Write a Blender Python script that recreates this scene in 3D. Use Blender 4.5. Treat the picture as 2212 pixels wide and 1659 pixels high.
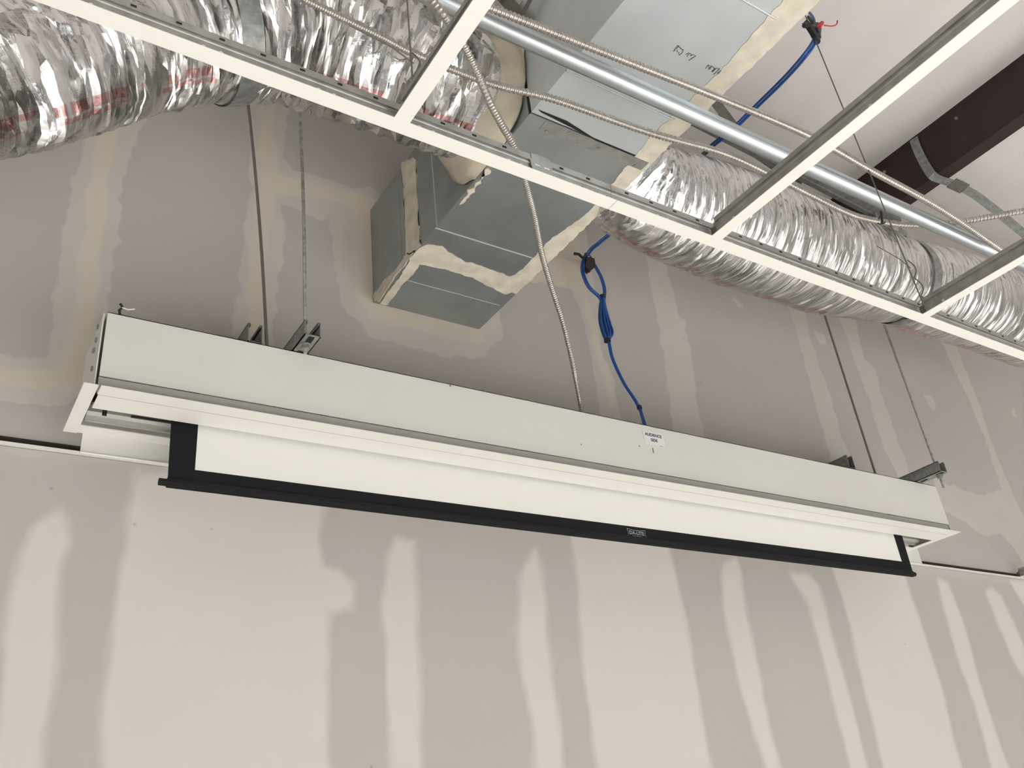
import bpy, bmesh, math, random
import numpy as np
from mathutils import Vector, Matrix, noise

CAMR = [[0.837155, -0.537466, -0.101502], [0.18368, 0.451043, -0.873396], [0.515203, 0.712524, 0.476315]]
CAMLENS = 31.5216
for _o in list(bpy.data.objects):
    bpy.data.objects.remove(_o)
SC = bpy.context.scene
C = SC.collection
PI = math.pi
Z0 = 1.75                      # eye height above the floor
GZ = Z0 + 0.932                # underside of the ceiling grid
WY = 2.062                     # face of the partition wall
RZ = Z0 + 2.40                 # roof insulation at the purlins

# ------------------------------------------------------------------ camera
cam_d = bpy.data.cameras.new('camera')
cam = bpy.data.objects.new('camera', cam_d); C.objects.link(cam)
RT = Vector(CAMR[0]); DN = Vector(CAMR[1]); FW = Vector(CAMR[2])
m = Matrix((( RT.x, -DN.x, -FW.x, 0), (RT.y, -DN.y, -FW.y, 0), (RT.z, -DN.z, -FW.z, Z0), (0, 0, 0, 1)))
cam.matrix_world = m
cam_d.sensor_width = 36; cam_d.lens = CAMLENS; cam_d.clip_start = 0.02
SC.camera = cam
# ------------------------------------------------------------------ world, lights, exposure
w = bpy.data.worlds.new('world'); SC.world = w; w.use_nodes = True
bg = w.node_tree.nodes['Background']
bg.inputs[0].default_value = (0.9, 0.95, 1.0, 1); bg.inputs[1].default_value = 0.3
SC.view_settings.view_transform = 'Standard'; SC.view_settings.look = 'None'
SC.view_settings.gamma = 1; SC.view_settings.exposure = -0.67; SC.view_settings.use_curve_mapping = False
SC.cycles.use_denoising = True
SC.cycles.max_bounces = 8; SC.cycles.diffuse_bounces = 5; SC.cycles.glossy_bounces = 4
SC.cycles.sample_clamp_indirect = 6
SC.cycles.caustics_reflective = False; SC.cycles.caustics_refractive = False
def lamp(name, loc, size, power, col, rot=(0, 0, 0), spread=PI):
    d = bpy.data.lights.new(name, 'AREA'); d.shape = 'RECTANGLE'; d.size, d.size_y = size
    d.energy = power; d.color = col; d.spread = spread
    o = bpy.data.objects.new(name, d); C.objects.link(o); o.location = loc; o.rotation_euler = rot
    return o
LP = 165                       # unseen ceiling lamps added for light; narrow spread sends it to the floor
for i, (lx, ly) in enumerate([(-1.2, -0.8), (1.8, -0.8), (4.8, -0.8), (-1.2, -3.0), (1.8, -3.0), (4.8, -3.0)]):
    lamp('added_ceiling_fill', (lx, ly, GZ - 0.01), (0.6, 1.2), LP, (1.0, 0.985, 0.955), spread=math.radians(112))
lamp('added_rear_fill', (2.2, -5.9, 1.5), (5.5, 1.7), 60, (0.93, 0.97, 1.0), (PI / 2, 0, 0))  # added fill behind the camera; no window is modelled there

# ------------------------------------------------------------------ helpers
def tag(o, label=None, cat=None, group=None, kind=None):
    if label: o['label'] = label
    if cat: o['category'] = cat
    if group: o['group'] = group
    if kind: o['kind'] = kind
    return o
def empty(name, loc=(0, 0, 0)):
    o = bpy.data.objects.new(name, None); C.objects.link(o); o.location = loc; o.empty_display_size = 0.05
    return o
class MB:
    """collects verts and faces in world coordinates, build() links them as one mesh"""
    def __init__(s): s.v = []; s.f = []; s.mi = []; s.cur = 0
    def add(s, vs, fs):
        n = len(s.v); s.v += [tuple(v) for v in vs]; s.f += [tuple(i + n for i in f) for f in fs]; s.mi += [s.cur] * len(fs)
        return s
    def box(s, a, b):
        x0, y0, z0 = a; x1, y1, z1 = b
        vs = [(x0,y0,z0),(x1,y0,z0),(x1,y1,z0),(x0,y1,z0),(x0,y0,z1),(x1,y0,z1),(x1,y1,z1),(x0,y1,z1)]
        return s.add(vs, [(0,3,2,1),(4,5,6,7),(0,1,5,4),(1,2,6,5),(2,3,7,6),(3,0,4,7)])
    def tube(s, pts, r, n=10, cap=True, radii=None):
        pts = [Vector(p) for p in pts]; T = []
        for i in range(len(pts)):
            T.append((pts[min(i+1, len(pts)-1)] - pts[max(i-1, 0)]).normalized())
        u = T[0].orthogonal().normalized(); vs = []
        for i, p in enumerate(pts):
            u = (u - T[i] * u.dot(T[i])).normalized(); v = T[i].cross(u)
            rr = radii[i] if radii else r
            for k in range(n):
                a = 2 * PI * k / n
                vs.append(p + (u * math.cos(a) + v * math.sin(a)) * rr)
        fs = []
        for i in range(len(pts) - 1):
            for k in range(n):
                fs.append((i*n+k, i*n+(k+1) % n, (i+1)*n+(k+1) % n, (i+1)*n+k))
        if cap:
            fs.append(tuple(range(n-1, -1, -1))); fs.append(tuple((len(pts)-1)*n + k for k in range(n)))
        return s.add(vs, fs)
    def cyl(s, a, b, r, n=12): return s.tube([a, b], r, n)
    def ribbon(s, pts, wd, width, th):
        """flat strap: wd = width direction(s), th = thickness"""
        pts = [Vector(p) for p in pts]; vs = []
        for i, p in enumerate(pts):
            t = (pts[min(i+1, len(pts)-1)] - pts[max(i-1, 0)]).normalized()
            w_ = Vector(wd[i] if isinstance(wd, list) else wd); w_ = (w_ - t * w_.dot(t)).normalized(); n_ = t.cross(w_)
            for a, b in ((-1, -1), (1, -1), (1, 1), (-1, 1)):
                vs.append(p + w_ * (a * width / 2) + n_ * (b * th / 2))
        fs = [(0, 1, 2, 3), tuple(4*(len(pts)-1) + k for k in (3, 2, 1, 0))]
        for i in range(len(pts) - 1):
            for k in range(4):
                fs.append((4*i+k, 4*(i+1)+k, 4*(i+1)+(k+1) % 4, 4*i+(k+1) % 4))
        return s.add(vs, fs)
    def extr(s, prof, x0, x1, ax='x'):
        """profile of 2-D points (closed) extruded along one axis"""
        n = len(prof)
        def mk(q, t):
            return (t, q[0], q[1]) if ax == 'x' else ((q[0], t, q[1]) if ax == 'y' else (q[0], q[1], t))
        vs = [mk(q, x0) for q in prof] + [mk(q, x1) for q in prof]
        fs = [tuple(range(n))[::-1], tuple(range(n, 2*n))] + [(k, (k+1) % n, n+(k+1) % n, n+k) for k in range(n)]
        return s.add(vs, fs)
    def build(s, name, mat, parent=None, smooth=False, bevel=0):
        me = bpy.data.meshes.new(name); me.from_pydata(s.v, [], s.f)
        me.polygons.foreach_set('material_index', s.mi)
        bm = bmesh.new(); bm.from_mesh(me); bmesh.ops.recalc_face_normals(bm, faces=bm.faces); bm.to_mesh(me); bm.free()
        if smooth:
            me.polygons.foreach_set('use_smooth', [True] * len(me.polygons))
        o = bpy.data.objects.new(name, me); C.objects.link(o)
        for q_ in (mat if isinstance(mat, list) else [mat]): me.materials.append(q_)
        if bevel:
            b = o.modifiers.new('bevel', 'BEVEL'); b.width = bevel; b.segments = 2; b.limit_method = 'ANGLE'
        if parent: setpar(o, parent)
        return o
def setpar(o, parent):
    p = Vector((0, 0, 0)); q = parent
    while q is not None: p += q.location; q = q.parent
    o.parent = parent; o.location = o.location - p
def subdiv(pts, step):
    """Catmull-Rom through pts, resampled at even steps"""
    P = [Vector(p) for p in pts]; P = [P[0]*2 - P[1]] + P + [P[-1]*2 - P[-2]]; out = []
    for i in range(1, len(P) - 2):
        for k in range(40):
            t = k / 40; a, b, c, d = P[i-1], P[i], P[i+1], P[i+2]
            out.append(0.5 * ((2*b) + (c-a)*t + (2*a-5*b+4*c-d)*t*t + (3*b-a-3*c+d)*t*t*t))
    out.append(P[-2]); res = [out[0]]; acc = 0
    for a, b in zip(out, out[1:]):
        L = (b-a).length; pos = 0
        while L > 0 and acc + (L - pos) >= step:
            pos += step - acc; acc = 0; res.append(a + (b-a) * (pos / L))
        acc += L - pos
    return res

# ------------------------------------------------------------------ materials
def mat(name, col, rough=0.5, metal=0.0, spec=0.5, noise_amt=0, noise_scale=20, bump=0, bump_scale=200, stretch=(1, 1, 1), col2=None):
    m_ = bpy.data.materials.new(name); m_.use_nodes = True; nt = m_.node_tree; b = nt.nodes['Principled BSDF']
    b.inputs['Base Color'].default_value = (*col, 1); b.inputs['Roughness'].default_value = rough
    b.inputs['Metallic'].default_value = metal; b.inputs['Specular IOR Level'].default_value = spec
    tc = nt.nodes.new('ShaderNodeTexCoord'); mp = nt.nodes.new('ShaderNodeMapping'); mp.inputs['Scale'].default_value = stretch
    nt.links.new(tc.outputs['Object'], mp.inputs['Vector'])
    if noise_amt or col2:
        n = nt.nodes.new('ShaderNodeTexNoise'); n.inputs['Scale'].default_value = noise_scale; n.inputs['Detail'].default_value = 5
        nt.links.new(mp.outputs[0], n.inputs['Vector'])
        r = nt.nodes.new('ShaderNodeValToRGB'); nt.links.new(n.outputs['Fac'], r.inputs[0])
        c2 = col2 or tuple(min(1, c * (1 + noise_amt)) for c in col)
        c1 = col if col2 else tuple(c * (1 - noise_amt) for c in col)
        r.color_ramp.elements[0].position = 0.35; r.color_ramp.elements[1].position = 0.65
        r.color_ramp.elements[0].color = (*c1, 1); r.color_ramp.elements[1].color = (*c2, 1)
        nt.links.new(r.outputs[0], b.inputs['Base Color'])
    if bump:
        n2 = nt.nodes.new('ShaderNodeTexNoise'); n2.inputs['Scale'].default_value = bump_scale; n2.inputs['Detail'].default_value = 3
        nt.links.new(mp.outputs[0], n2.inputs['Vector'])
        bp = nt.nodes.new('ShaderNodeBump'); bp.inputs['Strength'].default_value = bump; bp.inputs['Distance'].default_value = 0.004
        nt.links.new(n2.outputs['Fac'], bp.inputs['Height']); nt.links.new(bp.outputs[0], b.inputs['Normal'])
    return m_
M = {}
M['white'] = mat('painted_white_steel', (0.72, 0.71, 0.66), 0.45, noise_amt=0.02, noise_scale=3)
M['flange'] = mat('white_tee_face', (0.79, 0.775, 0.725), 0.4)
M['galv'] = mat('galvanised_steel', (0.37, 0.37, 0.35), 0.45, 0.8, noise_amt=0.12, noise_scale=40)
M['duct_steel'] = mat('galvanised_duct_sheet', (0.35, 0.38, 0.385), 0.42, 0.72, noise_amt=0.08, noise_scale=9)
M['duct_steel_lit'] = mat('lit_duct_sheet', (0.66, 0.70, 0.72), 0.5, 0.7, noise_amt=0.05, noise_scale=6)  # paler copy of the duct sheet, its brighter reflection put into the colour
M['tube_steel'] = mat('bright_conduit_steel', (0.50, 0.535, 0.555), 0.34, 0.95, noise_amt=0.04, noise_scale=12)
M['flex_steel'] = mat('flexible_conduit_steel', (0.44, 0.415, 0.38), 0.36, 0.85, noise_amt=0.1, noise_scale=20)
M['strap'] = mat('strap_steel', (0.30, 0.31, 0.30), 0.5, 0.75, noise_amt=0.2, noise_scale=60)
M['darkstrap'] = mat('dull_strap_steel', (0.17, 0.165, 0.15), 0.6, 0.5, noise_amt=0.2, noise_scale=60)
M['rod'] = mat('zinc_rod', (0.42, 0.43, 0.41), 0.5, 0.8, noise_amt=0.25, noise_scale=90)
M['rod_dull'] = mat('dull_steel_rod', (0.20, 0.19, 0.165), 0.55, 0.6)
M['wire'] = mat('hanger_wire_steel', (0.16, 0.145, 0.13), 0.5, 0.6)
M['mastic'] = mat('duct_mastic', (0.65, 0.60, 0.495), 0.85, noise_amt=0.12, noise_scale=22, bump=0.6, bump_scale=45)
M['mastic_shaded'] = mat('tan_shaded_mastic', (0.46, 0.41, 0.32), 0.85, noise_amt=0.22, noise_scale=9, bump=0.8, bump_scale=16)  # tan sealant, darkened in colour for the shade on the collar
M['black'] = mat('black_screen_border', (0.010, 0.010, 0.012), 0.9, spec=0.2)
M['batten'] = mat('black_batten_vinyl', (0.008, 0.0075, 0.009), 0.75, spec=0.25)
M['screen'] = mat('matte_white_screen', (0.80, 0.795, 0.75), 0.9, spec=0.2)
M['plastic'] = mat('black_plastic', (0.015, 0.014, 0.014), 0.45)
M['blue'] = mat('blue_cable_jacket', (0.014, 0.075, 0.29), 0.38)
M['red'] = mat('red_string', (0.45, 0.03, 0.04), 0.6)
M['alu'] = mat('grey_aluminium', (0.45, 0.45, 0.42), 0.4, 0.6)
M['rail'] = mat('grey_shadow_band', (0.40, 0.40, 0.37), 0.5)  # grey carries the trim's shadow under the housing face
M['angleshade'] = mat('dark_brown_shadow', (0.022, 0.018, 0.012), 0.8)  # painted shadow above the wall angle
M['ink'] = mat('violet_ink', (0.03, 0.02, 0.10), 0.7)
M['marker'] = mat('black_marker', (0.06, 0.06, 0.07), 0.7)
M['paper'] = mat('white_sticker', (0.82, 0.82, 0.86), 0.5)
M['sticker'] = mat('pale_sticker', (0.80, 0.79, 0.77), 0.55)
M['logo'] = mat('grey_logo_print', (0.34, 0.36, 0.35), 0.6)
M['purlin'] = mat('red_oxide_steel', (0.022, 0.0085, 0.009), 0.6, noise_amt=0.25, noise_scale=10)
M['vinyl'] = mat('white_insulation_vinyl', (0.66, 0.62, 0.60), 0.42, noise_amt=0.03, noise_scale=2, bump=0.25, bump_scale=2.5, stretch=(3, 0.6, 1))
M['floor'] = mat('pale_floor', (0.66, 0.655, 0.645), 0.6, noise_amt=0.08, noise_scale=2)
M['roomwall'] = mat('plain_drywall', (0.50, 0.485, 0.465), 0.9)
M['white_wood'] = mat('white_trim', (0.80, 0.785, 0.735), 0.5)
M['darkwall'] = mat('darkened_wall', (0.16, 0.14, 0.13), 0.8)  # unseen wall made dark so the foil mirrors a dark band
M['hole'] = mat('dark_slot', (0.01, 0.01, 0.01), 0.9)
M['roller'] = mat('roller_tube', (0.5, 0.5, 0.47), 0.5, 0.3)
M['vinylsmall'] = mat('white_tie', (0.85, 0.85, 0.82), 0.5)

# ------------------------------------------------------------------ measured outlines (metres)
MUD = [[(0.307,3.831),(0.294,3.688),(0.278,3.594),(0.267,3.489),(0.276,3.38),(0.28,3.289),(0.27,3.248),(0.275,3.184),(0.27,3.125),(0.271,3.081),(0.29,2.966),(0.28,2.873),(0.238,2.839),(0.214,2.792),(0.137,2.789),(0.026,2.796),(0.008,2.906),(0.162,2.916),(0.156,3.012),(0.152,3.161),(0.146,3.289),(0.15,3.389),(0.151,3.444),(0.161,3.562),(0.153,3.756)],[(0.594,3.999),(0.613,3.81),(0.616,3.625),(0.607,3.498),(0.6,3.345),(0.599,3.281),(0.607,3.244),(0.591,3.201),(0.588,3.095),(0.591,2.98),(0.703,3.005),(0.7,3.123),(0.708,3.218),(0.709,3.298),(0.721,3.384),(0.729,3.489),(0.719,3.592),(0.706,3.589),(0.777,3.58),(0.814,3.57),(0.851,3.563),(0.868,3.606),(0.875,3.501),(0.885,3.392),(0.897,3.29),(0.92,3.243),(0.953,3.242),(0.972,3.211),(0.989,3.184),(1.062,3.186),(1.16,3.178),(1.237,3.176),(1.389,3.206),(1.434,3.266),(1.474,3.287),(1.473,3.363),(1.481,3.434),(1.502,3.466),(1.543,3.497),(1.6,3.561),(1.669,3.587),(1.723,3.581),(1.808,3.593),(1.823,3.545),(1.847,3.382),(1.849,3.234),(1.843,3.082),(1.84,2.97),(1.933,2.986),(1.93,3.09),(1.934,3.253),(1.9,3.352),(1.926,3.594),(1.925,3.765),(1.927,3.945),(1.741,4.061),(1.175,3.642),(1.013,3.777),(0.953,3.738),(0.852,3.745),(0.746,3.736),(0.713,3.775),(0.718,3.895),(0.738,4.038)],[(2.221,3.952),(2.23,3.84),(2.224,3.665),(2.221,3.543),(2.212,3.369),(2.198,3.282),(2.18,3.063),(2.167,2.97),(2.316,2.993),(2.336,3.109),(2.333,3.225),(2.359,3.392),(2.368,3.643),(2.344,3.58),(2.34,3.698),(2.338,3.83),(2.324,3.962)],[(3.063,3.942),(3.073,3.833),(3.079,3.685),(3.063,3.408),(3.052,3.18),(3.059,3.127),(3.054,3.066),(3.187,3.085),(3.193,3.135),(3.176,3.214),(3.185,3.38),(3.177,3.564),(3.165,3.691),(3.184,3.845),(3.186,3.977)],[(3.448,4.052),(3.449,3.908),(3.458,3.694),(3.465,3.567),(3.475,3.436),(3.459,3.324),(3.463,3.222),(3.494,3.085),(3.49,2.978),(3.614,2.994),(3.591,3.098),(3.591,3.319),(3.581,3.488),(3.596,3.645),(3.54,3.695),(3.577,3.931),(3.587,4.092)],[(4.313,4.119),(4.31,4.007),(4.333,3.813),(4.365,3.655),(4.374,3.4),(4.343,3.133),(4.086,3.081),(3.871,3.101),(3.79,3.129),(3.625,2.952),(3.788,2.954),(3.896,2.931),(4.031,2.87),(4.173,2.903),(4.247,2.831),(4.301,2.714),(4.521,2.597),(4.538,2.62),(4.449,2.838),(4.451,3.007),(4.431,3.142),(4.421,3.408),(4.451,3.591),(4.45,3.848),(4.447,4.041),(4.463,4.159)],[(3.945,3.592),(4.014,3.593),(4.029,3.549),(3.988,3.503),(3.958,3.517)],[(4.772,3.674),(4.815,3.671),(4.807,3.624),(4.759,3.601)],[(3.203,3.765),(3.267,3.763),(3.277,3.708),(3.223,3.703)],[(2.666,3.804),(2.721,3.8),(2.755,3.793),(2.745,3.761)]]
TAPE = [[(0.239,3.771),(0.238,3.577),(0.233,3.476),(0.24,3.368),(0.245,3.293),(0.252,3.12),(0.256,3.004),(0.264,2.87),(0.208,2.833),(0.022,2.825),(0.014,2.871),(0.192,2.886),(0.191,2.988),(0.194,3.104),(0.19,3.245),(0.194,3.351),(0.192,3.46),(0.191,3.625),(0.184,3.745)],[(0.631,4.017),(0.638,3.633),(0.622,3.452),(0.619,3.287),(0.629,3.046),(0.676,3.057),(0.671,3.302),(0.688,3.475),(0.688,3.58),(0.701,3.621),(0.85,3.659),(0.944,3.656),(0.943,3.454),(0.953,3.319),(0.997,3.247),(1.388,3.252),(1.41,3.292),(1.489,3.358),(1.522,3.48),(1.697,3.61),(1.847,3.572),(1.886,3.267),(1.895,3.121),(1.921,3.126),(1.927,3.238),(1.891,3.462),(1.878,3.664),(1.89,3.886),(1.177,3.681),(1.044,3.731),(0.759,3.708),(0.699,3.713),(0.679,4.041)]]
LOW = [[(0.215,2.535),(0.181,2.502),(0.172,2.439),(0.169,2.341),(0.177,2.195),(0.179,2.142),(0.189,1.974),(0.267,1.97),(0.267,2.02),(0.269,2.178),(0.263,2.327),(0.255,2.426),(0.265,2.477),(0.252,2.535),(0.234,2.554)],[(0.371,2.669),(0.37,2.575),(0.367,2.456),(0.368,2.333),(0.371,2.198),(0.367,2.106),(0.381,1.964),(0.866,1.941),(0.865,2.0),(0.857,2.143),(0.848,2.292),(0.857,2.364),(0.921,2.368),(0.929,2.401),(0.927,2.433),(0.898,2.464),(0.846,2.47),(0.843,2.547),(0.853,2.614),(0.856,2.675)],[(1.051,2.568),(1.022,2.514),(1.01,2.392),(1.012,2.252),(1.017,2.121),(1.012,1.934),(1.105,1.929),(1.105,1.991),(1.104,2.143),(1.101,2.325),(1.112,2.564)],[(1.493,2.573),(1.438,2.496),(1.412,2.338),(1.415,2.215),(1.429,2.096),(1.427,1.914),(1.514,1.909),(1.513,1.977),(1.515,2.192),(1.517,2.369),(1.516,2.524),(1.513,2.585)],[(1.64,2.656),(1.641,2.604),(1.644,2.457),(1.629,2.294),(1.624,2.119),(1.623,1.974),(1.62,1.904),(2.049,1.883),(2.046,1.959),(2.05,2.09),(2.055,2.28),(2.061,2.485),(2.05,2.624),(2.045,2.667)],[(2.278,2.599),(2.241,2.447),(2.234,2.256),(2.253,2.088),(2.265,1.951),(2.268,1.873),(2.349,1.869),(2.338,1.949),(2.334,2.155),(2.348,2.378),(2.36,2.554),(2.352,2.614)],[(2.615,2.587),(2.649,2.52),(2.667,2.464),(2.669,2.296),(2.666,2.084),(2.669,1.938),(2.663,1.853),(2.767,1.848),(2.764,1.934),(2.762,2.06),(2.765,2.249),(2.766,2.443),(2.764,2.556),(2.718,2.601)],[(2.867,2.649),(2.865,2.606),(2.871,2.496),(2.861,2.282),(2.851,2.101),(2.841,1.932),(2.839,1.845),(3.295,1.823),(3.282,1.917),(3.299,2.046),(3.321,2.253),(3.318,2.471),(3.318,2.61),(3.307,2.647)],[(3.531,2.633),(3.51,2.503),(3.493,2.297),(3.506,2.11),(3.477,1.91),(3.453,1.815),(3.588,1.808),(3.6,1.906),(3.591,2.008),(3.588,2.243),(3.624,2.433),(3.608,2.631)],[(3.864,2.602),(3.872,2.444),(3.886,2.336),(3.929,2.248),(4.009,1.925),(4.116,1.921),(4.013,2.371),(3.984,2.594),(3.938,2.624)],[(4.094,2.666),(4.104,2.641),(4.139,2.554),(4.229,2.064),(4.684,1.792),(5.026,2.674),(4.223,2.675)]]
DB_right = [(1.311,0.68),(1.383,0.615),(1.361,1.007),(1.383,1.133),(1.369,1.199),(1.416,1.466),(1.395,1.641),(1.378,1.841),(1.307,1.814),(1.333,1.72),(1.326,1.577),(1.358,1.449),(1.355,1.365),(1.337,1.263),(1.328,1.192),(1.32,1.132),(1.325,1.001),(1.33,0.88),(1.32,0.783),(1.311,0.667)]
DB_seam = [(1.008,1.821),(1.008,1.762),(1.024,1.736),(1.064,1.728),(1.098,1.743),(1.151,1.762),(1.204,1.759),(1.247,1.764),(1.288,1.766),(1.354,1.782),(1.367,1.83),(1.354,1.857),(1.294,1.841),(1.218,1.823),(1.121,1.818),(1.063,1.824),(1.04,1.828)]
DB_left = [(1.026,2.056),(1.021,1.986),(1.021,1.913),(1.009,1.82),(1.04,1.828),(1.051,1.874),(1.044,1.934),(1.049,1.992),(1.05,2.054)]
DB_lchip = [(1.018,1.551),(1.012,1.511),(1.016,1.485),(1.016,1.415),(1.014,1.394),(1.026,1.403),(1.022,1.443),(1.024,1.489),(1.025,1.529)]
DS_band = [(1.833,3.684),(1.797,3.667),(1.741,3.624),(1.746,3.526),(1.752,3.394),(1.75,3.31),(1.803,3.319),(1.836,3.34),(1.831,3.418),(1.831,3.54),(1.833,3.614)]
DS_low = [(2.05,3.309),(2.061,3.334),(1.983,3.343),(1.921,3.328),(1.83,3.336),(1.795,3.315),(1.833,3.31),(1.893,3.309),(1.967,3.299),(2.019,3.29)]
MARKS = [[(1.191,0.891),(1.19,0.877),(1.193,0.877),(1.194,0.887)],[(1.192,0.895),(1.194,0.889)],[(1.191,0.878),(1.204,0.881),(1.21,0.881)],[(1.197,0.888),(1.202,0.892)],[(1.209,0.88),(1.213,0.889),(1.212,0.896)],[(1.205,0.891),(1.211,0.896),(1.213,0.891)],[(1.224,0.888),(1.227,0.881)],[(1.23,0.891),(1.229,0.881),(1.236,0.882)],[(1.235,0.887),(1.239,0.88),(1.247,0.88),(1.243,0.89),(1.242,0.898)],[(1.242,0.896),(1.247,0.88)],[(1.293,0.897),(1.291,0.886),(1.301,0.885),(1.299,0.895)],[(1.292,0.887),(1.299,0.892),(1.301,0.884),(1.303,0.895)],[(1.302,0.885),(1.311,0.886),(1.312,0.897)],[(1.312,0.897),(1.315,0.883),(1.315,0.897)],[(1.312,0.887),(1.322,0.881),(1.323,0.899)],[(1.322,0.901),(1.323,0.882)],[(1.327,0.894),(1.329,0.885),(1.338,0.882)],[(1.33,0.896),(1.331,0.889)],[(1.331,0.9),(1.338,0.902)]]
CONDUIT_UP = [(0.663,0.857,3.1),(0.804,0.847,3.1),(1.017,0.832,3.1),(1.233,0.818,3.1),(1.467,0.808,3.1),(1.698,0.818,3.1),(1.98,0.829,3.1),(2.332,0.863,3.1)]
CONDUIT_MID = [(0.348,1.058,3.2),(0.405,1.067,3.2),(0.559,1.077,3.2),(0.644,1.084,3.2),(0.815,1.079,3.2),(0.964,1.053,3.2),(1.212,1.035,3.2),(1.421,1.006,3.2),(1.582,1.007,3.2),(1.726,1.013,3.2),(1.881,1.019,3.2),(1.969,1.013,3.2),(2.092,0.983,3.2),(2.191,0.933,3.2),(2.262,0.879,3.2),(2.365,0.786,3.2),(2.421,0.727,3.2)]
CONDUIT_DROP = [(0.554,0.88,3.091),(0.584,0.88,3.055),(0.63,0.9,3.032),(0.676,0.93,3.01),(0.725,0.97,3.002),(0.786,1.02,3.013),(0.859,1.08,3.032),(0.942,1.17,3.063),(1.061,1.3,3.094),(1.164,1.42,3.115),(1.278,1.54,3.127),(1.404,1.66,3.097),(1.501,1.76,3.036),(1.54,1.8,2.956),(1.55,1.81,2.916)]
PSTRAP = [(2.996,1.243,4.14),(2.995,1.245,4.09),(2.994,1.243,4.03),(2.993,1.238,3.98),(2.993,1.232,3.94),(3.01,1.229,3.929),(3.04,1.225,3.927),(3.08,1.219,3.926),(3.13,1.21,3.918),(3.235,1.195,3.88),(3.45,1.185,3.78),(3.68,1.175,3.68)]
BLUE1 = [(1.734,0.84,3.694),(1.701,0.82,3.631),(1.679,0.815,3.578),(1.661,0.82,3.529),(1.641,0.85,3.491),(1.688,0.95,3.529),(1.736,1.084,3.574),(1.741,1.19,3.575),(1.749,1.261,3.591),(1.797,1.36,3.638),(1.958,1.6,3.8),(1.963,1.8,3.829),(1.906,1.97,3.782),(1.868,1.985,3.747),(1.836,1.985,3.705)]
LOOPL = [(1.827,1.975,3.695),(1.797,1.97,3.641),(1.784,1.965,3.589),(1.795,1.96,3.532),(1.84,1.96,3.496),(1.843,1.955,3.454)]
LOOPR = [(1.834,1.975,3.685),(1.848,1.965,3.643),(1.863,1.96,3.593),(1.868,1.96,3.544),(1.853,1.955,3.496),(1.839,1.955,3.453)]
BUN = [(1.849,1.955,3.505),(1.827,1.95,3.447),(1.816,1.95,3.395),(1.814,1.945,3.345),(1.819,1.94,3.305)]
BUN2 = [(1.855,1.955,3.507),(1.849,1.95,3.453),(1.852,1.945,3.383),(1.851,1.94,3.341),(1.828,1.94,3.307)]
BLUE2 = [(1.826,1.94,3.307),(1.82,1.93,3.227),(1.83,1.91,3.129),(1.844,1.89,3.061),(1.851,1.88,3.02),(1.836,1.86,2.978),(1.82,1.84,2.936)]

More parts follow.
